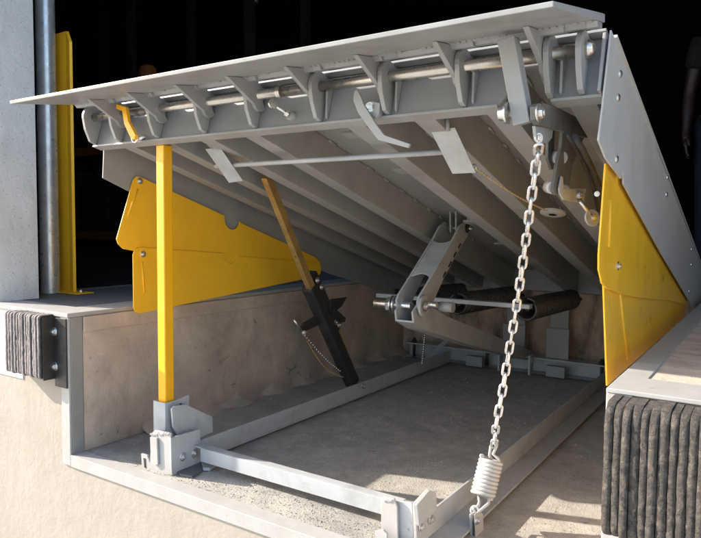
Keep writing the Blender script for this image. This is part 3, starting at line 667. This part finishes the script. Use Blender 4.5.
# right front bracket
yr = .095
q = [at(px, py, 'y', yr) for px, py in ((381, 500), (384, 496.5), (394, 499), (397, 507), (398, 545), (381, 545))]
MB().ext(q, (0, .007, 0)).build('front_bracket', 'white_steel', fr, bevel=.0012)  # sunlit flange coloured paler than the channel behind it
q = [at(px, py, 'y', yr+.012) for px, py in ((394, 500), (412, 503), (413.5, 545), (397, 545))]
MB().ext(q, (0, .006, 0)).build('front_bracket', 'paint_frame', fr, bevel=.0012)
q = [at(px, py, 'x', XF2+.003) for px, py in ((412.5, 503), (426, 489), (432, 491.5), (433.5, 506), (433, 530), (414.5, 545))]
MB().ext(q, (.008, 0, 0)).build('side_bracket', 'white_steel', fr, bevel=.0012)
q = [at(px, py, 'x', XF2+.012) for px, py in ((413, 504), (426, 489), (432, 491.5), (433, 509), (415, 525))]
MB().ext(q, (.012, 0, 0)).build('side_bracket', 'white_steel', fr, bevel=.0015)
for px, py in ((421, 526), (430.5, 519)): bolt(at(px, py, 'x', XF2+.012), (1, 0, 0), .0085, fr)
for i in range(7):
    b = MB(); p = at(385.5+i*1.1, 500+random.uniform(-.8, .8), 'y', yr+.003); b.lathe(p, (0, 0, 1), [(0, -.006), (.006, -.003), (.006, .002), (0, .004)], 8); b.build('weld_bead', 'white_steel', fr, smooth_ang=60)
q = [at(px, py, 'y', yr-.02) for px, py in ((375, 531), (383, 530), (387, 534), (387, 545), (375, 545))]
MB().ext(q, (0, .006, 0)).build('front_bracket', 'white_steel', fr, bevel=.0012)
# rear channel of the frame
MB().box((.12, 2.22, -.408), (1.62, 2.30, -.400)).build('rear_channel', 'paint_frame', fr, bevel=.001)
MB().box((.12, 2.292, -.488), (1.62, 2.30, -.4085)).build('rear_channel', 'paint_frame', fr, bevel=.001)
MB().box((.12, 2.22, -.490), (1.62, 2.30, -.4885)).build('rear_channel', 'paint_frame', fr, bevel=.001)
for x in (.18, .66, 1.30):
    b = MB(); b.cyl((x, 2.235, -.495), (x, 2.235, -.37), .009, 12); b.build('levelling_bolt', 'black', fr)
    MB().hexa((x, 2.235, -.40), (0, 0, 1), .018, .016).build('levelling_nut', 'black', fr)
for x in (.55, 1.02):
    MB().box((x, 2.18, -.488), (x+.10, 2.215, -.43)).build('channel_block', 'paint', fr, bevel=.001)
for px0, px1 in ((503, 525), (546.5, 569)):
    a_ = at(px0, 330, 'y', 2.27); c2 = at(px1, 330, 'y', 2.27)
    MB().box((a_.x, 2.27, -.40), (c2.x, 2.278, -.235)).build('upright_plate', 'paint', fr, bevel=.001)
    MB().box((a_.x+.012, 2.30, -.40), (c2.x-.012, 2.34, -.09)).build('upright', 'paint', fr, bevel=.001)
ps = at(533, 355, 'y', 2.15)
MB().box((.93, 2.15, -.488), (.942, 2.21, -.38)).build('arm_ear', 'paint_frame', fr, bevel=.002)
MB().box((.755, 2.15, -.488), (.767, 2.21, -.38)).build('arm_ear', 'paint_frame', fr, bevel=.002)
bolt((.942, 2.18, -.41), (1, 0, 0), .011, fr)
# diagonal strap with a small chain by the lifting arm
MB().bar((.38, 1.9, -.47), (.47, 2.1, -.33), .03, .008).build('diagonal_strap', 'paint_frame', fr)
hc = MB(); q0 = at(425, 333, 'y', 1.6); q1 = at(422, 363, 'y', 1.6)
for i in range(14): hc.lathe(q0.lerp(q1, i/13), (0, 0, 1), [(0, -.008), (.006, -.004), (.006, .004), (0, .008)], 7)
hc.build('hanging_chain', 'rod', fr, smooth_ang=60)
# small loose plate at far left of the rails
b = MB(); b.box((.36, 1.75, -.478), (.425, 1.83, -.445)).build('stop_block', 'paint_frame', fr, bevel=.001)

# ================================================================ YELLOW PROP
pr = thing('safety_prop', (XP, YP, -.38), 'bright yellow square prop bar holding up the front of the platform', 'prop')
MB().box((XP-.0185, YP-.0185, -.385), (XP+.0185, YP+.0185, .575)).build('prop_bar', 'yellow_bright', pr, bevel=.003)

# ================================================================ BLACK STRUT
ss = thing('lift_strut', at(352, 384, 'x', .40), 'black square tube strut with gold inner bar leaning up from the left rail', 'strut')
sb0 = at(353, 384, 'x', .395); sb1 = at(309, 285, 'x', .385); sb2 = at(266, 176, 'y', .50)
dS = (sb1-sb0).normalized(); up_ = Vector((1, 0, 0))
MB().bar(sb0, sb1, .066, .058, (1, 0, 0)).build('outer_tube', 'black', ss, bevel=.016, seg=4)
MB().bar(sb1-dS*.02+Vector((-.004, 0, 0)), sb1+dS*.004, .048, .040, (1, 0, 0)).build('tube_mouth', 'dark_spring', ss)
MB().bar(sb0.lerp(sb1, .86), sb2, .034, .026, (1, 0, 0)).build('inner_bar', 'gold', ss, bevel=.0015)
sdv = dS.cross(Vector((1, 0, 0))).normalized()
if sdv.y < 0: sdv = -sdv
# side channel with bolts
MB().bar(sb0.lerp(sb1, .52)+sdv*.043, sb0.lerp(sb1, 1.06)+sdv*.040, .030, .045, (1, 0, 0)).build('side_channel', 'black', ss, bevel=.002)
MB().bar(sb0.lerp(sb1, .30)+sdv*.036+Vector((.012, 0, 0)), sb0.lerp(sb1, .54)+sdv*.036+Vector((.012, 0, 0)), .010, .016, (1, 0, 0)).build('gold_strip', 'gold', ss)
for f, o_ in ((1.0, .036), (.93, .043), (.60, .036), (.555, .05)): bolt(sb0.lerp(sb1, f)+sdv*o_+Vector((.022, 0, 0)), (1, 0, 0), .009, ss)
pl('wing_plate', [(330, 299), (346, 297), (341, 306), (335, 311), (329, 309)], .41, .006, 'black', ss)
pl('wing_plate', [(334, 308), (345, 318), (344, 322), (339, 323), (332, 316)], .412, .006, 'black', ss)
pl('latch_arm', [(314, 316), (319, 324), (303, 331), (300, 327), (302, 323)], .40, .012, 'black', ss)
MB().cyl(at(294, 320, 'x', .41), at(301, 330, 'x', .41), .0045, 10).build('pull_pin', 'zinc', ss)
bolt(at(304, 333, 'x', .41), (1, -.4, -.2), .007, ss)
# two small bead chains hanging from the latch
def beadchain(name, a_, b_, sag, n, r_, m):
    b = MB()
    for i in range(n+1):
        f = i/n; p = a_.lerp(b_, f)+Vector((0, 0, -sag*math.sin(math.pi*f)))
        b.lathe(p, (0, 0, 1), [(0, -r_), (r_*.8, -r_*.5), (r_*.8, r_*.5), (0, r_)], 7)
    b.build(name, m, ss, smooth_ang=60)
ca = at(303, 333, 'x', .41); cb = at(343, 377, 'x', .41)
beadchain('hanging_chain', ca, cb, .045, 44, .0032, 'gold')
cb = at(340, 371, 'x', .41)
beadchain('hanging_chain', ca, cb, .012, 20, .0040, 'zinc')

# ================================================================ CHAIN AND SPRING
ctop = at(539, 142, 'x', XK+.004)
cbot = at(491, 452, 'x', 1.425)
ch = thing('lip_chain', cbot, 'bright galvanised link chain hanging from the lip linkage down to the pale coil spring', 'chain')
pxs = [(539, 145), (536, 165), (530.5, 205), (526, 240), (521, 275), (516, 310), (510, 345), (503, 388), (496, 425), (494, 447)]
path = []
for i, (px, py) in enumerate(pxs):
    f = i/(len(pxs)-1)
    path.append(at(px, py, 'x', ctop.x+(cbot.x-ctop.x)*f))
seg = [(path[i+1]-path[i]).length for i in range(len(path)-1)]; tot = sum(seg)
def onpath(d):
    for i, l in enumerate(seg):
        if d <= l or i == len(seg)-1: return path[i]+(path[i+1]-path[i])*(d/l), (path[i+1]-path[i]).normalized()
        d -= l
NL = 29; pitch = tot/NL
wr = .0034; hl = pitch*.5+wr*.9; hw = .0098
def linkmesh():
    o = []; n = 8
    r_ = hw-wr*.5
    for k in range(n+1): a = math.pi*k/n; o.append((r_*math.cos(a), 0, (hl-r_)+r_*math.sin(a)))
    for k in range(n+1): a = math.pi+math.pi*k/n; o.append((r_*math.cos(a), 0, -(hl-r_)+r_*math.sin(a)))
    b = MB(); b.tube(o, wr, 9, closed=True); return b
first = None
vup = Vector((0, 0, 1))
for i in range(NL):
    p, d = onpath((i+.5)*pitch)
    base = vup.rotation_difference(-d)
    rot = base.to_matrix() @ Matrix.Rotation(R(28+(i % 2)*90+random.uniform(-9, 9)), 3, 'Z')
    if first is None:
        b = linkmesh(); me = bpy.data.meshes.new('link'); me.from_pydata(b.v, [], b.f)
        for q in me.polygons: q.use_smooth = True
        me.materials.append(M['chain']); first = bpy.data.objects.new('link', me)
        o = first
    else: o = first.copy()
    COL.objects.link(o); o.parent = ch; o.location = p-ORG[ch.name]; o.rotation_euler = rot.to_euler()
cs = thing('coil_spring', at(478, 535, 'x', 1.40), 'short pale coil spring at the lower end of the chain beside the right rail', 'spring')
s0 = at(491.5, 461, 'x', 1.42); s1 = at(482.5, 494, 'x', 1.412)
MB().tube(coil(s0+Vector((0,0,.006)), s1-Vector((0,0,.006)), .0285, .004, 9.5), .0056, 12).build('coil', 'spring_paint', cs)
b = MB(); b.tube([s0+Vector((.024, 0, 0)), s0+Vector((.018, 0, .012)), s0+Vector((.004, 0, .02)), path[-1]+Vector((.007, 0, .002)), path[-1]+Vector((0, 0, .012)), path[-1]+Vector((-.009, 0, .0)), s0+Vector((-.006, 0, .015)), s0+Vector((.004, 0, -.006))], .0043, 9); b.build('hook', 'spring_paint', cs)
e1 = at(475, 511, 'x', 1.405)
b = MB(); b.tube([s1+Vector((.020, 0, .0)), s1+Vector((.018, 0, -.022)), e1+Vector((.014, 0, .004)), e1+Vector((.004, 0, -.006)), e1+Vector((-.004, 0, .004)), e1+Vector((-.002, 0, .012))], .0043, 9); b.build('hook', 'spring_paint', cs)
b = MB(); b.tube([s1+Vector((-.012, 0, .0)), s1+Vector((-.008, 0, -.025)), e1+Vector((.006, 0, .008))], .0043, 9); b.build('hook', 'spring_paint', cs)
b = MB(); b.tube([e1+Vector((.011*math.cos(k*.5236), .004*math.sin(k*.5236), .011*math.sin(k*.5236))) for k in range(12)], .0040, 9, closed=True); b.build('eye_ring', 'spring_paint', cs)
MB().ext([at(px, py, 'x', 1.40) for px, py in ((469, 514), (474, 511), (478, 514), (480, 545), (470, 545))], (.007, 0, 0)).build('anchor_tab', 'white_steel', cs, bevel=.0015)
MB().ext([at(px, py, 'x', 1.416) for px, py in ((474, 514), (479, 511), (482, 514), (483, 545), (475, 545))], (.004, 0, 0)).build('anchor_tab', 'white_steel', cs, bevel=.0015)
bolt(at(477, 521, 'x', 1.42), (1, 0, 0), .007, cs)

# ================================================================ BUMPERS
def rib(x0, x1, zt, zb, yf, jit, m, parent, rc=.03, bev=.0035):
    rr = random.Random(int(x0*1e5)); y1 = -.0062
    yf = yf+rr.uniform(-jit, jit); zt = zt+rr.uniform(-jit, jit)*.6; zb += rr.uniform(-jit, jit)
    n = 6; prof = [(y1, zt)]
    prof += [(yf+rc-rc*math.sin(R(90*k/n)), zt-rc+rc*math.cos(R(90*k/n))) for k in range(n+1)]
    K = 16
    prof += [(yf+rr.uniform(-jit, jit)*.35, zt-rc+(zb-zt+2*rc)*(k+.5)/K) for k in range(K)]
    prof += [(yf+rc-rc*math.cos(R(90*k/n)), zb+rc-rc*math.sin(R(90*k/n))) for k in range(n+1)]
    prof += [(y1, zb)]
    N = len(prof); ph = rr.uniform(0, 6); A = (x1-x0)*.03
    def wob(z, s_): return A*math.sin(z*42+ph+s_)+A*rr.uniform(-.5, .5)
    ring = []
    w_ = x1-x0
    for f, dy in ((0, bev), (.18, 0), (.5, -bev*.35), (.82, 0), (1, bev)):
        for (y, z) in prof:
            on = (y < -.012)
            ring.append((x0+w_*f+wob(z, 0), y+(dy if on else 0)+(rr.uniform(-.0004, .0004) if on else 0), z))
    F = [list(range(N)), list(range(5*N-1, 4*N-1, -1))]
    for q_ in range(4):
        for i_ in range(N): F.append([q_*N+i_, q_*N+(i_+1) % N, (q_+1)*N+(i_+1) % N, (q_+1)*N+i_])
    return MB().add(ring, F).build('rubber_pad', m, parent, smooth_ang=38)
bl = thing('dock_bumper', (-.22, 0, -.235), 'laminated rubber dock bumper bolted to the sunlit wall left of the pit', 'bumper')
xr_ = at(40, 350, 'y', -.060).x; xl_ = at(5, 350, 'y', -.062).x
n = 13; wd_ = (xr_-xl_)/n
for i in range(n):
    rib(xl_+i*wd_, xl_+(i+.62)*wd_, -.006, -.232, -.060, .0022, 'rubber_cut', bl, rc=.012, bev=.0012)
    rib(xl_+(i+.66)*wd_, xl_+(i+.97)*wd_, -.008, -.231, -.0575, .002, 'rubber_dark', bl, rc=.012, bev=.001)
MB().box((xr_+.0005, -.052, -.236), (xr_+.0055, -.0065, -.012)).build('end_angle', 'black', bl, bevel=.001)
MB().box((xr_+.006, -.0105, -.262), (-.006, -.0045, -.016)).build('mounting_plate', 'black', bl, bevel=.001)
MB().box((xl_-.0032, -.054, -.228), (xl_-.0008, -.0065, -.012)).build('end_angle', 'black', bl, bevel=.001)
for z in (-.065, -.190): bolt((-.072, -.0105, z), (0, -1, 0), .0105, bl)
br = thing('dock_bumper', (2.1, 0, -.25), 'thick ribbed rubber dock bumper close up under the right-hand dock edge', 'bumper')
x = at(603, 450, 'y', -.10).x; k = 0
rr = random.Random(9)
while x < 2.45:
    wd_ = rr.uniform(.0130, .0165)
    rib(x, x+wd_, -.0075, -.262, -.10, .0026, 'rubber', br, rc=.035, bev=.0028); x += wd_+.0008; k += 1
MB().box((at(603, 450, 'y', -.10).x+.004, -.080, -.255), (2.45, -.0065, -.016)).build('core_pad', 'rubber_dark', br)

# ================================================================ PERSON (in the dark behind the platform)
ps = at(672, 128, 'y', 3.0)
bx, by = ps.x+.20, 3.05
person = thing('person', (bx, by, .006), 'person in dark shirt and jeans standing in the dark behind the platform, arm hanging', 'person')
def skin_body(name, verts, edges, radii, m, root=0, sub=2):
    me = bpy.data.meshes.new(name); me.from_pydata(verts, edges, [])
    o = bpy.data.objects.new(name, me); COL.objects.link(o)
    md = o.modifiers.new('Skin', 'SKIN'); md.use_smooth_shade = True
    for i, r_ in enumerate(radii): me.skin_vertices[0].data[i].radius = (r_, r_) if not isinstance(r_, tuple) else r_
    me.skin_vertices[0].data[root].use_root = True
    sd = o.modifiers.new('Sub', 'SUBSURF'); sd.levels = sub; sd.render_levels = sub
    me.materials.append(M[m]); o.parent = person; return o
hx = ps.x-bx; hz = ps.z
def mkarm(sx, name):
    sh = Vector((sx*.19, 0, 1.43)); el = Vector((sx*.235, .02, 1.15)); wr_ = Vector((sx*.25, -.06, .90))
    V = [sh*1, sh.lerp(el, .5), el, el.lerp(wr_, .45), wr_, wr_+Vector((0, -.012, -.035)), wr_+Vector((sx*.0, -.02, -.085))]
    E = [(i, i+1) for i in range(6)]; Rr = [.055, .047, .038, .039, .026, .028, (.022, .036)]
    for k, (dy, l1, l2) in enumerate(((-.030, .038, .028), (-.012, .044, .032), (.006, .040, .030), (.022, .032, .024))):
        b0 = len(V); base = V[6]+Vector((0, dy, -.004))
        V += [base, base+Vector((-sx*.006, -.004, -l1)), base+Vector((-sx*.018, -.004, -l1-l2))]; E += [(6, b0), (b0, b0+1), (b0+1, b0+2)]; Rr += [.010, .0095, .008]
    b0 = len(V); V += [V[5]+Vector((-sx*.012, -.036, -.02)), V[5]+Vector((-sx*.018, -.048, -.055))]; E += [(5, b0), (b0, b0+1)]; Rr += [.012, .009]
    return V, E, Rr
V = [Vector(p) for p in ((0, 0, .98), (0, -.01, 1.10), (0, 0, 1.28), (0, 0, 1.42), (0, 0, 1.50), (0, -.01, 1.56), (0, -.015, 1.63), (0, -.015, 1.72), (0, -.015, 1.78),
     (.10, 0, .93), (.11, -.01, .50), (.11, .02, .10), (.11, -.10, .05), (-.10, 0, .93), (-.11, -.01, .50), (-.11, .02, .10), (-.11, -.10, .05))]
E = [(0, 1), (1, 2), (2, 3), (3, 4), (4, 5), (5, 6), (6, 7), (7, 8), (0, 9), (9, 10), (10, 11), (11, 12), (0, 13), (13, 14), (14, 15), (15, 16)]
Rr = [(.16, .11), (.14, .10), (.17, .12), (.16, .10), (.06, .06), (.055, .06), (.07, .085), (.08, .095), (.05, .06), .10, .065, .045, .04, .10, .065, .045, .04]
for sx in (-1, 1):
    v2, e2, r2 = mkarm(sx, ''); o_ = len(V); V += v2; E += [(a_+o_, b_+o_) for a_, b_ in e2]+[(3, o_)]; Rr += r2
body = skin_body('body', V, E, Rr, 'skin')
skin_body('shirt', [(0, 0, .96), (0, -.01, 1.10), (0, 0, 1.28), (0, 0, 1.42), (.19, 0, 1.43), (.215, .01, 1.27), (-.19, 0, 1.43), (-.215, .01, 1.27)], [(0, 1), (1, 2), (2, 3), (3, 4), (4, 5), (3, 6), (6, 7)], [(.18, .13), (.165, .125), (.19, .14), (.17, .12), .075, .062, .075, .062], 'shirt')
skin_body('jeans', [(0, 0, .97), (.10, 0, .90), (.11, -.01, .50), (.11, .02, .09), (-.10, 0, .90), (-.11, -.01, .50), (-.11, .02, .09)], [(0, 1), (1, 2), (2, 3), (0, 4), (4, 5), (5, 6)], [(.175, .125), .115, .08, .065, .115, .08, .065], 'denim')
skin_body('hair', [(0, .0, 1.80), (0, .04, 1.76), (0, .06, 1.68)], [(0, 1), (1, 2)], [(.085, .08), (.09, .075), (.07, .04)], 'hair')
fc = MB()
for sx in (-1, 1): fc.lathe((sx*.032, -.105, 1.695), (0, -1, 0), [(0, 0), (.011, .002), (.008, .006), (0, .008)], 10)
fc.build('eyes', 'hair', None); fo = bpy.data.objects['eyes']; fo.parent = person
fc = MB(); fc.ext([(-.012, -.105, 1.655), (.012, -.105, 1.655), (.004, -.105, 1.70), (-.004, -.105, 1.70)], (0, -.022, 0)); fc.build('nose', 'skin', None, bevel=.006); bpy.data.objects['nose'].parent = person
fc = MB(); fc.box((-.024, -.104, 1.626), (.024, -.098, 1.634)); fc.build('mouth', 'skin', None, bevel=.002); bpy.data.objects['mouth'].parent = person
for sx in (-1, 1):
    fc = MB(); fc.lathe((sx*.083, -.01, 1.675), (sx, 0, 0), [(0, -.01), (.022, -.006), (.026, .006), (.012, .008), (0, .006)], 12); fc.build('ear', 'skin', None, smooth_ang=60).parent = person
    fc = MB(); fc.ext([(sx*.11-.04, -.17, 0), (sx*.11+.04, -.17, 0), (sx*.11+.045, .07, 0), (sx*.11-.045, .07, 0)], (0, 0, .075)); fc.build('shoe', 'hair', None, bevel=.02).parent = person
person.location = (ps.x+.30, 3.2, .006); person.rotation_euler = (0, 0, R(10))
